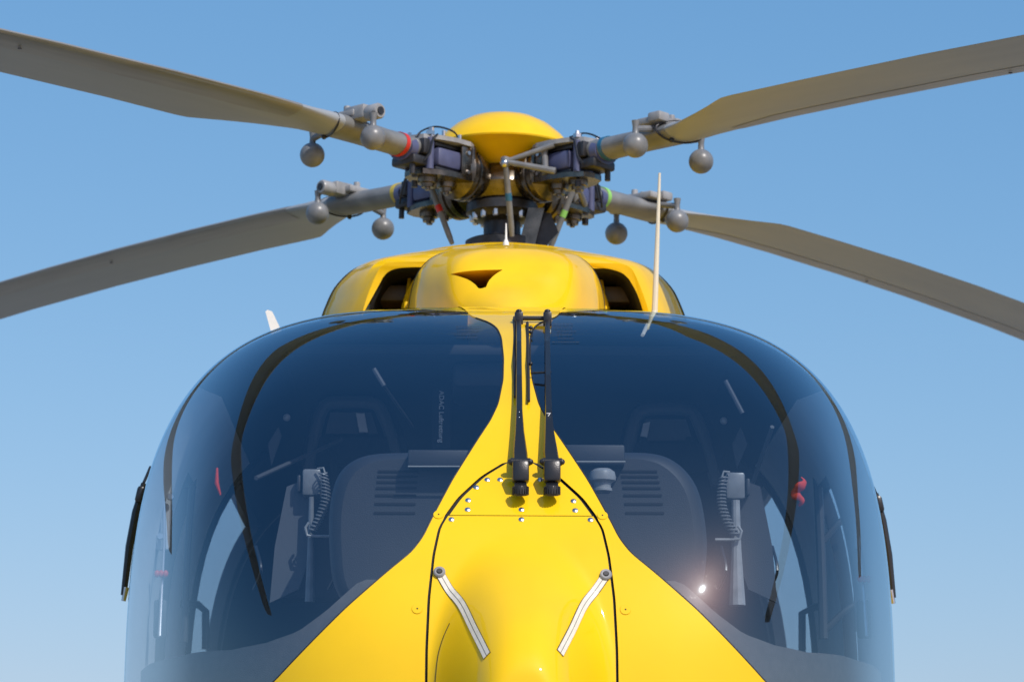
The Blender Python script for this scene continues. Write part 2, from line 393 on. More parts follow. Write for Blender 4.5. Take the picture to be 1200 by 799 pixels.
pxbox(660, 521, 732, 545, YP-.06, .12, 'panel', 'glare_visor', H, label='right flat dark visor slab above the instrument panel')
for a, b, y in ((478, 560, 546.5), (660, 733, 541)):
    MB().tube([at(a, y, YP-.065), at(b, y, YP-.065)], .0022, 6).build('visor_edge', 'edge', pan)
c = at(706, 560, YP-.10)
MB().lathe([(0, .022), (.018, .021), (.028, .014), (.031, .002), (.030, -.006), (.02, -.012), (.019, -.022), (.022, -.024), (.022, -.03), (0, -.03)], c).build('compass_dome', 'greyl', H)

# handset units with coil cords
def coil(p0, p1, r, turns, tr, name, par, sag=.0):
    d = p1-p0; L = d.length; t = d.normalized(); a = t.cross(Vector((0, 1, 0))).normalized(); b = a.cross(t)
    pts = []
    for i in range(turns*10+1):
        u = i/(turns*10); th = u*turns*2*math.pi
        pts.append(p0+d*u+Vector((sag*math.sin(u*math.pi), 0, 0))+r*(a*math.cos(th)+b*math.sin(th)))
    return MB().tube(pts, tr, 5).build(name, 'grey', par)
YH = -2.18
for s in (-1, 1):
    X = (lambda p: p) if s < 0 else (lambda p: 1227-p)
    dY = 0 if s < 0 else 4
    u = pxbox(min(X(354), X(376)), 549+dY, max(X(354), X(376)), 580+dY, YH, .06, 'grey', 'handset_unit', H, bev=.006)
    pxbox(min(X(348), X(352.5)), 556+dY, max(X(348), X(352.5)), 576+dY, YH+.01, .03, 'panel', 'handset_bracket', u)
    coil(at(X(378), 553+dY, YH-.02), at(X(366), 622+dY, YH-.02), .010, 17, .0022, 'coil_cord', u, sag=.018*(-s))
    MB().tube([at(X(372), 549+dY, YH-.01), at(X(379), 548+dY, YH-.02), at(X(381), 555+dY, YH-.02)], .0025, 6).build('cord_end', 'edge', u)
    MB().tube([at(X(362), 612+dY, YH-.02), at(X(358), 618+dY, YH-.02), at(X(360), 627+dY, YH-.02), at(X(372), 628+dY, YH-.02), at(X(389), 628+dY, YH-.02)], .0035, 8).build('cable', 'greyl', u)
    MB().tube([at(X(365), 582+dY, YH), at(X(364), 640+dY, YH), at(X(363), 705+dY, YH)], [.006, .008, .012] if s < 0 else [.010, .012, .020], 10).build('support_pole', 'greyl' if s > 0 else 'grey', u)
    MB().prism([at(X(p), q, YH+.04) for p, q in [(336, 570), (362, 560), (362, 655), (350, 690), (316, 706), (322, 640)]], (0, .015, 0)).build('map_pocket', 'seatlite' if s < 0 else 'panel', H)

# seats
def seat(cx, rx, row):
    # headrest frame: trapezoid hoop with plate, on a back
    Y = -.95
    root = MB().prism([at(cx+p, q+row, Y+.05) for p, q in [(-62, 545), (-55, 505), (-48, 478), (-38, 466), (38, 466), (48, 478), (60, 505), (70, 545), (85, 700), (-85, 700)]], (0, .12, 0)).build('seat_back', 'seat', H)
    MB().tube(spline([at(cx+p, q+row, Y) for p, q in [(-52, 560), (-46, 520), (-38, 486), (-28, 473), (0, 471), (26, 473), (36, 486), (48, 520), (58, 560)]], 5), .018, 10).build('headrest_frame', 'seatlite', root)
    MB().prism([at(cx+p, q+row, Y+.02) for p, q in [(-32, 508), (-26, 483), (22, 483), (30, 508)]], (0, .02, 0)).build('headrest_pad', 'seatlite', root)
    MB().prism([at(cx+p, q+row, Y-.01) for p, q in [(4, 484), (14, 484), (18, 506), (8, 506)]] if cx < 600 else [at(cx+p, q+row, Y-.01) for p, q in [(-28, 488), (-20, 486), (-24, 506), (-32, 506)]], (0, .012, 0)).build('seat_strap', 'doorgrey', root)
    MB().prism([at(cx+p, q+row, Y-.01) for p, q in [(-55, 512), (62, 512), (66, 545), (-60, 545)]], (0, .03, 0)).build('seat_cushion', 'seat', root)
seat(413, 0, 0); seat(782, 0, 8)
for cx in (413, 782):
    for dx in (-22, 20):
        MB().tube(spline([at(cx+dx*1.3, 512, -1.02), at(cx+dx, 540, -1.05), at(cx+dx*.8, 600, -1.08)], 4), .012, 6, flat=.25).build('seat_harness', 'lining', H)
for x_ in (388, 300, 845, 905):
    MB().tube(spline([at(x_, 640, -1.9), at(x_+6, 668, -1.95), at(x_-3, 690, -1.9)], 5), .004, 6).build('loose_cable', 'black', H)

# vertical lettering inside the cabin and other interior bits
def text(body, size, p, rot, m, name, par, mirror=False, ext=.0006):
    c = bpy.data.curves.new(name, 'FONT'); c.body = body; c.size = size; c.extrude = ext; c.align_x = 'CENTER'; c.align_y = 'CENTER'
    o = bpy.data.objects.new(name, c); scn.collection.objects.link(o)
    dg = bpy.context.evaluated_depsgraph_get(); me = bpy.data.meshes.new_from_object(o.evaluated_get(dg))
    bpy.data.objects.remove(o)
    me.materials.clear(); me.materials.append(M[m]); o = bpy.data.objects.new(name, me); scn.collection.objects.link(o)
    o.location = p; o.rotation_euler = rot; o.parent = par
    return o
st = pxbox(506, 448, 528, 525, -1.25, .01, 'lining', 'banner_strip', H, bev=0)
text('ADAC Luftrettung', .0185, at(517, 488, -1.262), (R(90), R(90), 0), 'white', 'lettering', st)
for px, py, nl in ((548, 383, 4), (662, 380, 6)):
    mb = MB()
    for i in range(nl):
        y = py+i*4.2; x = px-16+random.uniform(0, 8); xe = px+16-random.uniform(0, 8)
        while x < xe:
            L = random.uniform(1, 4); a = Vector((*hit(x, y), 0)); b = Vector((*hit(x+L, y), 0))
            mb.tube([P3(a.x, a.y, .0004), P3(b.x, b.y, .0004)], .0006, 4); x += L+1.2
    mb.build('placard_print', 'seatlite', H)['kind'] = 'stuff'
MB().tube([at(438, 432, -1.7), at(450, 452, -1.7)], .006, 8).build('light_stem', 'seatlite', H)
MB().tube([at(450, 452, -1.7), at(484, 500, -1.6)], .004, 8).build('flex_stem', 'black', H)
MB().tube([at(850, 446, -1.7), at(870, 484, -1.7)], .006, 8).build('light_stem', 'seatlite', H)
for px, py in ((336, 489), (848, 493)): MB().ball(at(px, py, -1.3), .010, 8).build('reading_lamp', 'greyl', H)
for pp in ([(314, 520), (326, 500), (330, 510), (318, 545)], [(858, 520), (868, 500), (876, 520), (864, 548)]):
    MB().prism([at(p, q, -1.2) for p, q in pp], (0, .01, 0)).build('checklist_card', 'seatlite', H)
MB().tube([at(300, 560, -1.5), at(400, 515, -1.0)], .006, 6).build('brace_tube', 'seatlite', H)
MB().tube([at(905, 500, -1.5), at(870, 600, -1.2)], .006, 6).build('brace_tube', 'seatlite', H)
# black bent grab handles at the door posts
MB().tube([at(206, 706, -.6), at(232, 708, -.55), at(241, 716, -.5), at(241, 760, -.5)], .011, 10).build('grab_handle', 'black', H)
MB().tube([at(990, 706, -.6), at(955, 711, -.55), at(940, 718, -.5), at(940, 775, -.5)], .011, 10).build('grab_handle', 'black', H)
# door inner rods with red knobs
for s in (-1, 1):
    xs = [192, 189, 187] if s < 0 else [1008, 1013, 1016]
    rod = MB().tube([at(xs[0], 560, -1.45), at(xs[0], 640, -1.45), at(xs[1], 700, -1.47), at(xs[2], 745, -1.5)], .0045, 8).build('door_latch_rod', 'steel', H)
    for k in (-5, 0, 5): MB().ball(at(xs[1]+k, 672 if s < 0 else 678, -1.48), .0075, 8, sz=1.3).build('red_knob', 'red', rod)
    MB().box(at(xs[1]-1, 725, -1.46), (.035, .02, .10), bev=.008).build('latch_case', 'panel', rod)
    MB().box(at(xs[0]+s*1, 600, -1.42), (.04, .02, .20), bev=.008).build('latch_plate', 'doorgrey', rod)
for pp, r_ in (([(958,556),(962,640),(965,748)], .013), ([(965,634),(984,612),(1004,597)], .009), ([(967,738),(990,716),(1010,704)], .009), ([(993,560),(1000,640),(1003,740)], .004)):
    MB().tube(spline([at(p, q, -1.0) for p, q in pp], 6), r_, 8).build('door_frame_bar', 'panel', H)
for pp, r_ in (([(228,540),(220,640),(216,752)], .010), ([(172,600),(166,680),(163,770)], .004)):
    MB().tube(spline([at(p, q, -1.0) for p, q in pp], 6), r_, 8).build('door_frame_bar', 'panel', H)
for p, q in ((200, 582), (188, 628)): MB().lathe([(0, .006), (.008, .006), (.010, 0)], at(p, q, -1.45), (0, -1, 0), 12).build('latch_screw', 'steel', H)
# red cloth on the right door post, top-level thing hung inside
mb = MB(); c0 = at(934, 572, -1.5)
rp = []; rr_ = []
for i in range(22):
    u = i/21; rp.append(c0+Vector((.010*math.sin(u*9)+.012*(1-u), .008*math.cos(u*11), .030-.075*u))); rr_.append(.004+.008*math.sin(u*math.pi)*(1+.35*math.sin(u*23)))
mb.tube(rp, rr_, 12, flat=.45)
t = mb.build('red_ribbon', 'redcloth', None); t['label'] = 'crumpled red cloth ribbon hanging behind the right windshield near its dark band'; t['category'] = 'ribbon'
mb = MB(); c0 = at(254, 566, -1.5)
mb.tube([c0+Vector((0, 0, .04)), c0, c0+Vector((.01, .004, -.03))], [.005, .010, .004], 10, flat=.6)
t = mb.build('red_ribbon', 'redcloth', None); t['label'] = 'small dark red ribbon hanging behind the left windshield against the sky'; t['category'] = 'ribbon'

# ---------------------------------------------------------------- fasteners, straps on the nose
def nrm(x, z):
    return (P3(x, z, .01)-P3(x, z)).normalized()
riv = [(571,562),(558,571),(548.5,586),(548,597),(529,608.5),(611,597),(611,608.5),(633,562),(672,587),(674,598),(692,609),(586,562)]
for px, py in riv:
    x, z = hit(px, py); MB().lathe([(0, .0030), (.003, .0028), (.0062, .0012), (.0066, 0), (.0066, -.002)], P3(x, z), nrm(x, z), 14).build('rivet', 'steel', H)
for px, py in ((489, 713), (733, 714), (514, 603), (706, 604)):
    x, z = hit(px, py)
    mb = MB().lathe([(0, .0018), (.011, .0018), (.0118, .0004), (.0118, -.002)], P3(x, z), nrm(x, z), 24); f = mb.build('round_fastener', 'yellow', H)
    MB().lathe([(0, .0026), (.0016, .0026), (.002, .0017)], P3(x, z), nrm(x, z), 10).build('fastener_screw', 'gap', f)
def strap(pp, lab):
    c = [Vector((*hit(*p), 0)) for p in pp]; c = spline(c, 8); v = []; e = []; 
    o = None
    for wdt, off, mm, nm in ((.0098, .0016, 'gap', 'strap_edge'), (.0088, .0026, 'tape', 'nose_strap'), (.0005, .0029, 'gap', 'strap_groove')):
        v = []; f = []
        for i, p in enumerate(c):
            q = P3(p.x, p.y, off); t = (P3(c[min(i+1, len(c)-1)].x, c[min(i+1, len(c)-1)].y)-P3(c[max(i-1, 0)].x, c[max(i-1, 0)].y)).normalized()
            nn = nrm(p.x, p.y); a = t.cross(nn).normalized()
            v += [q-a*wdt-nn*.003, q-a*wdt, q+a*wdt, q+a*wdt-nn*.003]
        for i in range(len(c)-1):
            for j in range(3): f.append([i*4+j, i*4+j+1, (i+1)*4+j+1, (i+1)*4+j])
        b = len(v)-4; f += [[0, 1, 2, 3], [b, b+1, b+2, b+3]]
        k = MB().add(v, f).build(nm, mm, H if nm == 'nose_strap' else o, smooth=False) if nm != 'strap_edge' else None
        if nm == 'strap_edge': pend = (v, f)
        elif nm == 'nose_strap': o = k; o['label'] = lab; MB().add(*pend).build('strap_edge', 'gap', o, smooth=False)
    x, z = c[0].x, c[0].y
    MB().lathe([(0, .008), (.010, .008), (.0125, .006), (.0125, -.001)], P3(x, z), nrm(x, z), 24).build('strap_eyelet', 'greyl', o)
    MB().lathe([(0, .0105), (.005, .0105), (.0065, .0085), (.0065, .007)], P3(x, z), nrm(x, z), 16).build('strap_screw', 'darkmetal', o)
strap([(515,671),(526,690),(541,708),(556,738),(571,768)], 'left metal strap strip on the nose hatch, slanting down to the right')
strap([(710,674),(699,690),(684,709),(670,738),(656,765)], 'right metal strap strip on the nose hatch, slanting down to the left')

for lp in ([(527,730),(519,748),(513,770),(510,800)],):
    cc = spline([Vector((*hit(*p), 0)) for p in lp], 5); MB().tube([P3(p.x, p.y, .0004) for p in cc], .0009, 6).build('hatch_crease', 'gap', H)
# ---------------------------------------------------------------- wipers
def wiper(px, lab, logo=False):
    def W(dx, py, off):
        x, z = hit(px+dx, py); p = P3(x, z, 0)
        return at(px+dx, py, p.y-off)
    top = 366
    lx = {610: 608, 647: 641.5}[px]-px
    arm = MB()
    # tapered arm
    prof = [(lx, top+6, .0062), (lx, 400, .0062), (lx*.9, 440, .0068), (lx*.75, 480, .0075), (lx*.6, 505, .0105), (lx*.3, 530, .0160), (0, 542, .0165)]
    v = []; f = []
    for dx, py, hw in prof:
        c = W(dx, py, .052 if py > 430 else .050)
        v += [c+Vector((-hw, .004, 0)), c+Vector((-hw*.8, -.008, 0)), c+Vector((hw*.8, -.008, 0)), c+Vector((hw, .004, 0))]
    for i in range(len(prof)-1):
        for j in range(4): f.append([i*4+j, i*4+(j+1) % 4, (i+1)*4+(j+1) % 4, (i+1)*4+j])
    f += [[0, 1, 2, 3], [len(v)-4+k for k in range(4)]]
    arm.add(v, f); o = arm.build('wiper', 'black', H, smooth=False); o['label'] = lab
    # hinge, cover, shaft, knurled knob
    h = W(0, 541, .052); MB().tube([h+Vector((-.021, 0, 0)), h+Vector((.021, 0, 0))], .0085, 14).build('hinge_pin', 'black', o)
    for sx in (-1, 1): MB().ball(h+Vector((sx*.021, 0, 0)), .0068, 8).build('hinge_bolt', 'darkmetal', o)
    a = W(0, 540, .055); b = W(0, 566, .050); mid = (a+b)/2
    ang = math.atan2((b.z-a.z), (b.y-a.y))
    MB().box(W(0, 553, .053), (.036, .030, .047), Matrix.Rotation(R(-8), 3, 'X'), bev=.006).build('arm_cover', 'black', o)
    x, z = hit(px, 572); base = P3(x, z); k = W(0, 576, .034)
    MB().tube([base-Vector((0, -.01, 0)), W(0, 568, .03)], .0135, 16).build('pivot_shaft', 'darkmetal', o)
    MB().lathe([(.0, -.006), (.014, -.006), (.0155, -.003), (.0155, .012), (.013, .016), (0, .016)], k+Vector((0, 0, -.002)), (0, -.25, 1), 20).build('knurled_nut', 'darkmetal', o)
    mb = MB()
    for i in range(20):
        th = 2*math.pi*i/20; mb.box(k+Vector((.0155*math.cos(th), .0155*math.sin(th), .002)), (.0050, .0030, .017), Matrix.Rotation(th, 3, 'Z'))
    mb.build('knurl', 'rubber', o, smooth=False)
    # head
    t = W(lx, top+8, .052)
    MB().box(t, (.020, .018, .034), bev=.003).build('arm_head', 'black', o)
    MB().ball(t+Vector((0, 0, .019)), .0078, 8, sz=.7).build('head_cap', 'black', o)
    if logo:
        text('Z', .016, W(lx*.75, 487, .0615), (R(90), 0, 0), 'white', 'emblem', o)
    else:
        for q in (483, 489): MB().ball(W(lx*.75, q, .060), .0017, 6).build('arm_screw', 'steel', o)
    return o, W
w1, W1 = wiper(610, 'left black windshield wiper parked upright on the centre post')
w2, W2 = wiper(647, 'right black windshield wiper with a small white emblem on its arm', True)
MB().tube([W1(-2, 373, .053), at(641, 373, W1(-2, 373, .053).y)], .0055, 10).build('cross_bar', 'black', w1)
MB().tube([W1(8, 378, .03), W1(9, 425, .025), W1(9.5, 470, .02)], .0035, 8).build('wiper_blade', 'rubber', w1)
MB().tube([W1(-7, 372, .03), W1(-7, 425, .025), W1(-6, 465, .02)], .0040, 8).build('wiper_blade', 'rubber', w1)
MB().tube([W1(12, 437, .03), W1(36, 436, .04)], .0028, 8).build('link_rod', 'black', w2)
for q in (384, 389, 426):
    MB().ball(W1(12, q, .035), .005, 8).build('link_joint', 'black', w1)

# ---------------------------------------------------------------- cowlings
def cowlS(x, z):
    a = abs(x)/.285; b = (z-2.64)/.335
    r = min((a**4.2+max(b, 0)**4.2)**(1/4.2), 1)
    y = -.80-.55*(1-r**3.0)**(1/2.3)
    rb = ((abs(x-.01)/.215)**2.6+(abs(z-2.79)/.155)**2.6)**(1/2.6)
    y -= .045*(1-sm(.72, 1.08, rb))
    # chin flows down to the centre post
    y -= .16*math.exp(-(x/.10)**2)*(1-sm(2.64, 2.80, z))
    return y
mb = MB(); nz = 90; nx = 90; v = []; f = []
for i in range(nz+1):
    z = 2.64+.335*math.sin(i/nz*math.pi/2) if i < nz else 2.975
    wv = .285*max(0, 1-((z-2.64)/.335)**4.2)**(1/4.2)
    for j in range(nx+1):
        x = wv*math.sin((j/nx*2-1)*math.pi/2); v.append(Vector((x, cowlS(x, z), z)))
for i in range(nz):
    for j in range(nx): f.append([i*(nx+1)+j, i*(nx+1)+j+1, (i+1)*(nx+1)+j+1, (i+1)*(nx+1)+j])
# run back
out1 = [v[i*(nx+1)] for i in range(nz+1)]+[v[i*(nx+1)+nx] for i in range(nz, -1, -1)]
b = len(v); n = len(out1)
for (yy, k, dz) in ((-.80, 1, 0), (-.4, 1.04, .015), (.2, 1.0, .03), (.9, .9, .0)):
    v += [Vector((p.x*k, yy, p.z+dz*(p.z-2.64)/.335)) for p in out1]
for r_ in range(3):
    for j in range(n-1): f.append([b+r_*n+j, b+r_*n+j+1, b+(r_+1)*n+j+1, b+(r_+1)*n+j])
f.append([b+3*n+j for j in range(n)]); 
# close bottom front
mb.add(v, f)
cow = mb.build('gearbox_cowling', ['cowl_yellow', 'dark'], H, angle=40)
# cut the wing-shaped inlet
cow2 = cow
bm = bmesh.new(); bm.from_mesh(cow.data); bmesh.ops.holes_fill(bm, edges=[e for e in bm.edges if e.is_boundary], sides=0)
bmesh.ops.recalc_face_normals(bm, faces=bm.faces); bm.to_mesh(cow.data); bm.free()
hp = spline([Vector((*p, 0)) for p in [(527.5,318),(545,316.5),(568,315.5),(589.5,315)]], 4)[:-1]+spline([Vector((*p, 0)) for p in [(589.5,315),(580,322),(573,330),(569.5,339)]], 4)[:-1]+spline([Vector((*p, 0)) for p in [(569.5,339),(561.5,340.5),(556,334),(547,327),(527.5,318)]], 4)[:-1]
cut = MB().prism([at(p.x, p.y, -1.36)-Vector((0, .4, 0)) for p in hp], (0, .62, 0)).build('cutter', 'dark', None, smooth=False)
cut.data.materials.clear(); cut.data.materials.append(M['cowl_yellow']); cut.data.materials.append(M['dark'])
for p in cut.data.polygons: p.material_index = 1 if len(p.vertices) > 4 else 0
bo = cow.modifiers.new('b', 'BOOLEAN'); bo.operation = 'DIFFERENCE'; bo.object = cut; bo.solver = 'EXACT'
dg = bpy.context.evaluated_depsgraph_get(); me = bpy.data.meshes.new_from_object(cow.evaluated_get(dg)); cow.modifiers.clear(); cow.data = me
bpy.data.objects.remove(cut)
# seam around the cowl front
def outl(k, y, dz=0): return [Vector((p.x*k, y, 2.64+(p.z-2.64)*k+dz)) for p in out1]
MB().tube([Vector((x_, cowlS(x_, z_)-.0005, z_)) for x_, z_ in [(p.x*.965, 2.64+(p.z-2.64)*.965) for p in out1[6:-6]]], .0022, 6, cap=False).build('cowling_seam', 'gap', cow)
MB().tube([Vector((p.x*1.045, -.74, 2.64+(p.z-2.64)*1.02)) for p in out1[8:-8]], .010, 8, cap=False).build('cowling_flange', 'cowl_yellow', cow)

# engine cowling with the two intakes
OUT = [(.552,2.60),(.55,2.76),(.542,2.855),(.525,2.914),(.492,2.978),(.425,3.034),(.305,3.066),(.15,3.090),(0,3.102)]
LIP = [(.425,2.60),(.421,2.72),(.410,2.80),(.391,2.868),(.366,2.930),(.350,2.951),(.320,2.960),(.23,2.962),(.10,2.967),(0,2.968)]
def half(tab): return spline([Vector((a, b, 0)) for a, b in tab], 5)
Oh = half(OUT); Lh = half(LIP); Ih = half([(a-.016 if a > .02 else a, b-.014 if a < .38 else b) for a, b in LIP])
n = len(Oh)
def ringc(hh, y, k=1.0, yf=None): 
    r = [Vector((p.x*k, y if yf is None else yf(p), 2.6+(p.y-2.6)*k)) for p in hh]
    return r+[Vector((-q.x, q.y, q.z)) for q in r[::-1][1:]]
rs = [(ringc(Oh, 2.0, .7), 0), (ringc(Oh, 1.0, .96), 0), (ringc(Oh, .1, 1.005), 0), (ringc(Oh, -.44), 0),
      (ringc([o_.lerp(l_, .12) for o_, l_ in zip(Oh, Lh)], -.52), 0), (ringc([o_.lerp(l_, .80) for o_, l_ in zip(Oh, Lh)], -.80), 0), (ringc(Lh, -.835), 0), (ringc(Ih, -.83), 0), (ringc(Ih, -.79, .99), 1), (ringc(Ih, -.2, .93), 1)]
mb = MB(); m_ = len(rs[0][0])
for (a, _), (b, mi) in zip(rs, rs[1:]): mb.add(a+b, [[j, j+1, m_+j+1, m_+j] for j in range(m_-1)], mi)
mb.add(rs[-1][0], [list(range(m_))], 1)
ec = mb.build('engine_cowling', ['cowl_yellow', 'dark'], H, angle=28)
for s in (-1, 1):
    MB().lathe([(.07, 0), (.075, .02), (.075, .25), (.04, .3)], (s*.33, -.62, 2.83), (0, 1, .1), 24).build('intake_duct', 'brown', ec)
    MB().box((s*.30, -.6, 2.90), (.16, .2, .05), bev=.01).build('intake_baffle', 'brown', ec)
    MB().tube([(s*.275, -.70, 2.95), (s*.285, -.76, 2.85), (s*.29, -.80, 2.68)], .006, 8).build('intake_edge_strip', 'cowl_yellow', ec)
for yy, kk in ((-.443, 1.002), (-.05, 1.007)):
    MB().tube(ringc(Oh, yy, kk)[6:-6], .0022, 5, cap=False).build('cowling_joint', 'gap', ec)
for s in (-1, 1):
    for (xx, zz, yy) in ((.535, 2.80, -.40), (.50, 2.955, -.40), (.40, 3.045, -.36), (.25, 3.083, -.36)):
        MB().lathe([(0, .004), (.006, .004), (.008, .001), (.008, -.004)], (s*xx, yy, zz), (s*(.9 if zz < 3 else .3), -.3, .2 if zz < 2.9 else .9), 12).build('cowling_screw', 'steel', ec)
# lower fairing joining the roof
MB().box((0, .2, 2.63), (1.0, 1.9, .06), bev=.015).build('roof_fairing', 'cowl_yellow', H)
# top fairing under the rotor mast
MB().lathe([(.42, -.06), (.40, .0), (.30, .055), (.18, .085), (.06, .095), (0, .095)], (0, 0, 3.085), n=48).build('mast_fairing', 'cowl_yellow', H)

# ---------------------------------------------------------------- antennas
a0 = MB().tube([at(773, 203, -1.35), at(770, 290, -1.35), at(767, 368, -1.35)], [.0035, .0065, .0085], 10).build('whip_antenna', 'cream', H)
MB().tube([at(767, 366, -1.35), at(762, 374, -1.50), at(753, 393, -1.75)], [.008, .006, .005], 10, flat=.7).build('antenna_foot', 'cream', a0)
MB().prism([at(p, q, -.9) for p, q in [(311, 365), (313.5, 363), (319, 365), (332, 392), (319, 394)]], (0, .05, 0)).build('blade_antenna', 'white', H)
MB().lathe([(.009, -.01), (.008, 0), (.0035, .010), (.0018, .055), (0, .057)], at(593, 284, -.75)).build('spike_antenna', 'white', H)

# ---------------------------------------------------------------- side arms on the doors
for s in (-1, 1):
    pp = [(172, 566), (165, 600), (157, 640), (149, 697)] if s < 0 else [(1028, 578), (1037, 610), (1043, 650), (1051, 700)]
    c = [at(p, q, -1.45) for p, q in pp]; c = [Vector((s*(wx(q.z)+.016), q.y, q.z)) for q in c]; c = [q+Vector((s*(.016 if s > 0 else .014), 0, 0)) for q in c]
    o = MB().tube(c, [.005, .008, .008, .006], 8, flat=1.3).build('door_arm', 'black', H)
    MB().box(c[0].lerp(c[1], .4), (.022, .03, .045), Matrix.Rotation(R(-s*12), 3, 'Y'), bev=.008).build('arm_bracket', 'black', o)
    MB().tube([c[-1]+Vector((-.006*s, 0, .02)), c[-1]+Vector((0, 0, -.015))], [.008, .006], 10).build('arm_clamp', 'steel', o)
    MB().tube([c[0]+Vector((-s*.012, .05, .05)), c[0]], .004, 8).build('arm_stay', 'black', o)
mb = MB()

# ================================================================ ROTOR
HUB = Vector((0, 0, 3.43))
MB().lathe([(r*1.08, z) for r, z in [(0, .190), (.05, .187), (.10, .172), (.14, .149), (.175, .116), (.192, .094), (.200, .078), (.198, .073), (.190, .072), (.165, .055), (.125, .030), (.08, .005), (.06, -.05)]], HUB, n=64).build('rotor_cap', 'cowl_yellow', H)
MB().lathe([(0, .03), (.075, .03), (.10, .01), (.125, -.02), (.135, -.05), (.12, -.085), (.085, -.11), (.075, -.12)], HUB, n=48).build('rotor_hub', 'metal', H)
MB().lathe([(0, .05), (.105, .05), (.125, .04), (.125, .028), (.06, .025)], HUB, n=40).build('cap_shade_disc', 'darkmetal', H)  # dark disc added to make the underside of the cap look shaded
mast = MB().lathe([(.058, -.09), (.058, -.35), (.075, -.40)], HUB, n=32).build('rotor_mast', 'darkmetal', H)
fl = MB().lathe([(.05, -.10), (.108, -.10), (.112, -.105), (.112, -.13), (.10, -.135), (.09, -.15), (.058, -.16)], HUB, n=40).build('hub_flange', 'darkmetal', mast)
mb = MB()
for k in range(14):
    th = 2*math.pi*k/14; MB().lathe([(0, -.022), (.009, -.022), (.010, -.018), (.010, 0)], HUB+Vector((.092*math.cos(th), .092*math.sin(th), -.133)), n=6).build('flange_bolt', 'steel', mast, smooth=False)
sw = MB().lathe([(.06, -.215), (.105, -.215), (.115, -.22), (.115, -.245), (.105, -.25), (.06, -.25)], HUB, n=48).build('swashplate', 'darkmetal', H)
# scissor links
MB().prism([HUB+Vector(p) for p in [(.06, -.05, -.12), (.15, -.06, -.14), (.175, -.06, -.20), (.12, -.06, -.26), (.07, -.06, -.25), (.10, -.06, -.19)]], (0, .025, 0)).build('scissor_link', 'darkmetal', sw, smooth=False)
MB().prism([HUB+Vector(p) for p in [(.08, -.09, -.13), (.13, -.09, -.13), (.10, -.09, -.25), (.05, -.09, -.25)]], (0, .02, 0)).build('scissor_link', 'metal', sw, smooth=False)

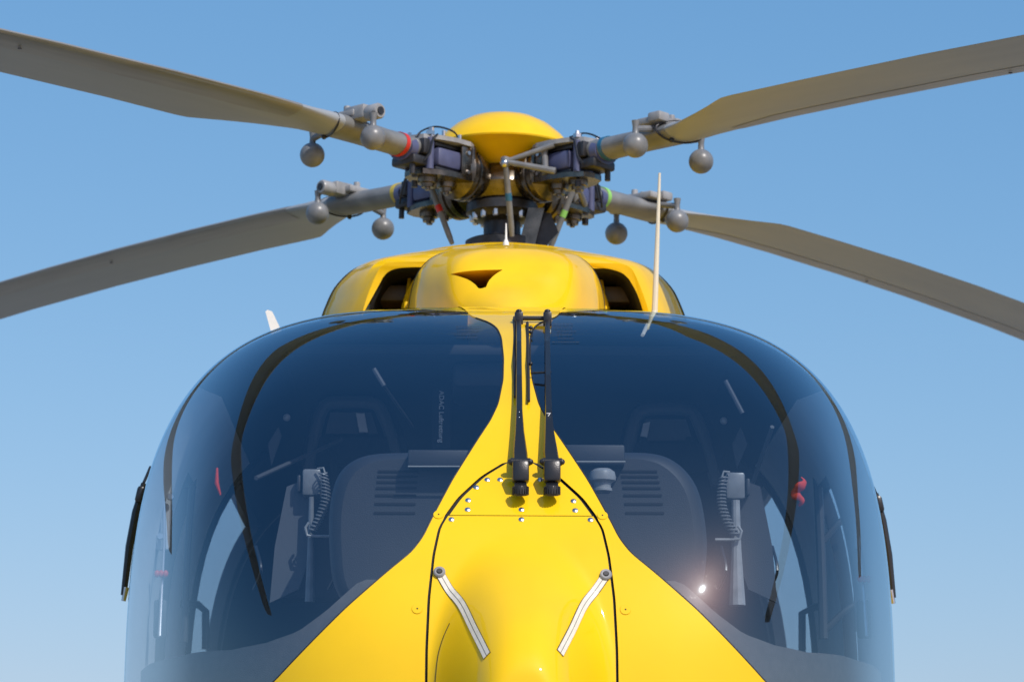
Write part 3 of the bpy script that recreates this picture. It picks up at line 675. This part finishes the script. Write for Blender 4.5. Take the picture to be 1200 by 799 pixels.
BLP = {}
def build_blade(alpha, tape, tapecol, droop):
    T = Matrix.Translation(HUB) @ Matrix.Rotation(R(.75), 4, 'Y') @ Matrix.Rotation(R(alpha), 4, 'Z')
    def place(o): o.matrix_world = T; o.parent = H; return o
    def zc(r): return .012*r - droop*max(r-.6, 0)**2
    # blade: sections  r, leading edge t, chord, thickness
    secs = [(.34,.040,.080,.066),(.42,.044,.088,.068),(.52,.047,.094,.066),(.60,.054,.106,.066),(.68,.064,.126,.066),(.735,.070,.140,.064),(.80,.078,.168,.054),(.84,.080,.190,.048),(.92,.084,.230,.041),(1.0,.087,.272,.038),(1.05,.088,.300,.037),(1.09,.088,.320,.036),(1.13,.088,.325,.036),(1.4,.088,.323,.035),(1.8,.088,.325,.034),(2.2,.088,.325,.033),(2.7,.088,.325,.032),(3.3,.088,.325,.031),(4.0,.088,.325,.030),(4.7,.088,.325,.03),(5.3,.088,.325,.028),(5.5,.08,.24,.02)]
    v = []; f = []; N = 28
    for r, le, ch, th in secs:
        k = min(1, max(0, (r-.5)/.55)); pitch = R(2+.5*k-.8*max(r-1, 0))
        for i in range(N):
            a = 2*math.pi*i/N; u = (1+math.cos(a))/2       # u=1 leading
            # ellipse -> airfoil blend
            ye = (u-1)*ch; ze = th/2*math.sin(a)
            xx = 1-u; af = 5*.5*(.2969*math.sqrt(max(xx,0))-.126*xx-.3516*xx**2+.2843*xx**3-.1015*xx**4)*2*th/1.0*(1 if math.sin(a) >= 0 else -.75)
            zz = ze*(1-k)+af*k*.5/.5*1.0
            cc = -ch/2
            y = le+ye; z = zz
            yy = (y-(le-ch*.3))*math.cos(pitch)-z*math.sin(pitch)+(le-ch*.3); z2 = (y-(le-ch*.3))*math.sin(pitch)+z*math.cos(pitch)
            v.append(Vector((r, yy, z2+zc(r))))
    for i in range(len(secs)-1):
        for j in range(N): f.append([i*N+j, i*N+(j+1) % N, (i+1)*N+(j+1) % N, (i+1)*N+j])
    f += [list(range(N)), [(len(secs)-1)*N+j for j in range(N)]]
    bl = place(MB().add(v, f).build('rotor_blade', 'blade', None, angle=45))
    def sub(mb, name, m, **k):
        o = mb.build(name, m, None, **k); o.parent = bl; return o
    z0 = zc(.66)
    K = [i for i, q in enumerate(secs) if q[0] <= .736]; ctr = []
    cv = []; cf = []
    for i in K:
        ring_ = v[i*N:(i+1)*N]; c_ = sum(ring_, Vector())/N; cv += [c_+(q-c_)*1.025 for q in ring_]
    for i in range(len(K)-1):
        for j in range(N): cf.append([i*N+j, i*N+(j+1) % N, (i+1)*N+(j+1) % N, (i+1)*N+j])
    sub(MB().add(cv, cf+[list(range((len(K)-1)*N, len(K)*N))]), 'blade_cuff', 'cuff')
    J = [j % N for j in range(-5, 6)]; ev = []; ef = []
    E = [i for i, q in enumerate(secs) if q[0] >= .9]
    for i in E:
        ring_ = v[i*N:(i+1)*N]; c_ = sum(ring_, Vector())/N
        for j in J:
            d_ = (ring_[j]-c_); ev.append(ring_[j]+Vector((0, .0012 if j in (0, 1, N-1) else .0, .0012*(1 if d_.z > 0 else -1))))
    for i in range(len(E)-1):
        for j in range(len(J)-1): ef.append([i*len(J)+j, i*len(J)+j+1, (i+1)*len(J)+j+1, (i+1)*len(J)+j])
    sub(MB().add(ev, ef), 'erosion_strip', 'strip')
    # bonded cuff edge, joint collar
    sub(MB().tube([(.735+.03*math.cos(a), -.0005+.0725*math.cos(a), z0+.0335*math.sin(a)+.001) for a in [2*math.pi*i/24 for i in range(25)]], .003, 6), 'cuff_joint', 'darkmetal')
    sub(MB().tube([(.445, 0, zc(.445)), (.460, 0, zc(.460))], [.0475, .048], 20, flat=.78), 'marking_tape', tapecol)
    for r_ in (1.9, 2.9): sub(MB().lathe([(0, -.002), (.005, -.002), (.006, 0)], (r_, .03, zc(r_)-.016), n=12), 'balance_plug', 'darkmetal')
    # absorber bracket: clamp blocks on top, lugs, pendulum balls
    mb = MB(); mb.box((.665, .0, z0+.035), (.085, .14, .022), bev=.006); mb.box((.675, .065, z0+.035), (.055, .085, .045), bev=.01); mb.box((.70, -.055, z0+.04), (.05, .05, .03), bev=.008)
    for dx in (-.02, .02): mb.lathe([(0, .016), (.010, .016), (.011, .01), (.011, -.02)], (.665+dx, .02, z0+.048), n=12)
    sub(mb, 'absorber_bracket', 'greyl')
    sub(MB().lathe([(0, -.028), (.020, -.028), (.024, -.022), (.024, .022), (.020, .028), (.009, .028), (.009, .02), (0, .02)], (.675, .125, z0+.030), (0, 1, 0), 24), 'absorber_lug', 'greyl')
    sub(MB().lathe([(0, -.04), (.012, -.04), (.012, .04), (0, .04)], (.675, .117, z0+.030), (0, 1, 0), 16), 'lug_bearing', 'darkmetal')
    for (r_, t_, zz) in ((.695, .145, -.055), (.680, -.135, -.058)):
        mb = MB().ball((r_, t_, z0+zz), .0375)
        mb.lathe([(.017, .022), (.010, .036), (.009, .055), (.012, .075)], (r_, t_, z0+zz), n=14)
        if t_ < 0: mb.tube([(r_, t_, z0+zz+.05), (r_, -.05, z0+.01)], .010, 10)
        else: mb.tube([(r_, t_, z0+zz+.07), (.675, .125, z0+.03)], .012, 10)
        sub(mb, 'pendulum_weight', 'grey')
    sub(MB().ball((.73, -.03, z0-.03), .008, 8), 'drain_plug', 'darkmetal')
    # ---- hub arm
    arm = MB()
    arm.lathe([(.055, .05), (.06, .11), (.066, .12), (.070, .14), (.064, .143), (.064, .150), (.082, .154), (.084, .160), (.084, .172), (.078, .175), (.078, .183), (.084, .186), (.084, .20), (.080, .205), (.05, .23)], (0, 0, -.035), (1, 0, 0), 36)
    am = place(arm.build('hub_arm', 'metal', None))
    am.location.z -= .0
    def sa(mb, name, m, **k):
        o = mb.build(name, m, None, **k); o.parent = am; return o
    def plate(z, th): 
        pts = [(.19,-.062),(.22,-.078),(.28,-.080),(.34,-.066),(.385,-.040),(.395,0),(.385,.040),(.34,.066),(.28,.080),(.22,.078),(.19,.062)]
        return [(a, b, z) for a, b in pts], (0, 0, th)
    sa(MB().prism(*plate(-.078, .016)), 'lower_fork_plate', 'metal', angle=20)
    sa(MB().prism(*plate(.032, .014)), 'upper_fork_plate', 'greyl', angle=20)
    mb = MB().box((.200, 0, -.02), (.022, .155, .115), bev=.008); sa(mb, 'fork_web', 'metal')
    sa(MB().box((.285, 0, -.018), (.115, .128, .062), bev=.016), 'elastomer_damper', 'blue')
    for t_ in (-.045, .045):
        sa(MB().tube([(.362, t_, -.062), (.362, t_, .036)], .0125, 14), 'damper_bolt', 'blue')
        sa(MB().lathe([(0, -.0), (.014, 0), (.014, .012), (.007, .014), (.006, .022), (0, .022)], (.362, t_, .045), n=6), 'bolt_head', 'steel', smooth=False)
    for rr in (.245, .325):
        sa(MB().lathe([(0, -.036), (.008, -.036), (.009, -.028), (.019, -.028), (.021, -.016), (.029, -.014), (.031, 0)], (rr, 0, -.078), n=20), 'fork_nut', 'metal')
    sa(MB().box((.405, 0, -.040), (.06, .10, .03), bev=.008), 'droop_stop', 'darkmetal')
    # pitch horn on the trailing side
    tip = Vector((.17, -.16, -.02))
    mb = MB().tube([(.26, -.076, -.06), (.255, -.078, .03)], .010, 10)
    mb.tube([(.30, -.075, -.055), tip], [.011, .008], 10); mb.tube([(.29, -.072, .030), tip], [.009, .007], 10)
    mb.box(tip, (.022, .026, .030), bev=.005)
    sa(mb, 'pitch_horn', 'grey')
    foot = Vector((.13, -.085, -.235))
    lk = sa(MB().tube([tip+Vector((0, 0, -.01)), tip.lerp(foot, .12), tip.lerp(foot, .88), foot], [.007, .0095, .0095, .007], 12), 'pitch_link', 'grey')
    sa(MB().tube([tip.lerp(foot, .42), tip.lerp(foot, .52)], .0105, 12), 'link_tape', tapecol)
    sa(MB().ball(tip+Vector((0, -.004, -.006)), .014, 8), 'rod_end', 'steel')
    sa(MB().box((.285, 0, .022), (.12, .10, .012), bev=.003), 'shim_plate', 'darkmetal')
    sa(MB().box((.285, 0, -.056), (.12, .11, .012), bev=.003), 'shim_plate', 'darkmetal')
    for t_ in (-.066, .066):
        sa(MB().box((.225, t_, -.02), (.05, .012, .105), bev=.004), 'fork_cheek', 'metal')
        for zz in (-.05, .01): sa(MB().lathe([(0, .006), (.007, .006), (.008, 0)], (.225, t_*1.09, zz), (0, 1 if t_ > 0 else -1, 0), 6), 'cheek_bolt', 'steel', smooth=False)
        sa(MB().tube([(.345, t_*.9, .048), (.37, t_, .03), (.385, t_*1.05, -.02), (.40, t_*.9, -.045)], .0035, 6), 'hydraulic_hose', 'black')
    for k in range(10):
        th = 2*math.pi*k/10; sa(MB().lathe([(0, .006), (.006, .006), (.007, 0)], (.205, .066*math.cos(th), -.035+.066*math.sin(th)), (1, 0, 0), 6), 'ring_bolt', 'steel', smooth=False)
    sa(MB().tube([(.352, -.03, -.085), (.352, -.03, -.105)], .010, 10), 'stud', 'darkmetal'); sa(MB().tube([(.42, .03, -.05), (.42, .03, -.085)], .009, 10), 'stud', 'darkmetal')
    sa(MB().box((.385, 0, .005), (.028, .115, .05), bev=.006), 'root_clamp', 'darkmetal')
    sa(MB().tube([(.415, 0, -.004), (.44, 0, -.004)], [.052, .050], 20, flat=.75), 'root_collar', 'blue')
    # cable loop over the root
    sa(MB().tube(spline([(.22, .03, .05), (.25, .035, .078), (.32, .03, .082), (.38, .03, .058), (.41, .03, .03)], 6), .003, 6), 'bonding_cable', 'black')
    for rr in (.24, .31, .36): sa(MB().tube([(rr, .05, .04), (rr, .05, .068)], .006, 8), 'cable_post', 'steel')
    return bl
build_blade(225, 0, 'red', .016)
build_blade(315, 0, 'tblue', .016)
build_blade(45, 0, 'tgreen', .0195)
build_blade(135, 0, 'tyellow', .016)
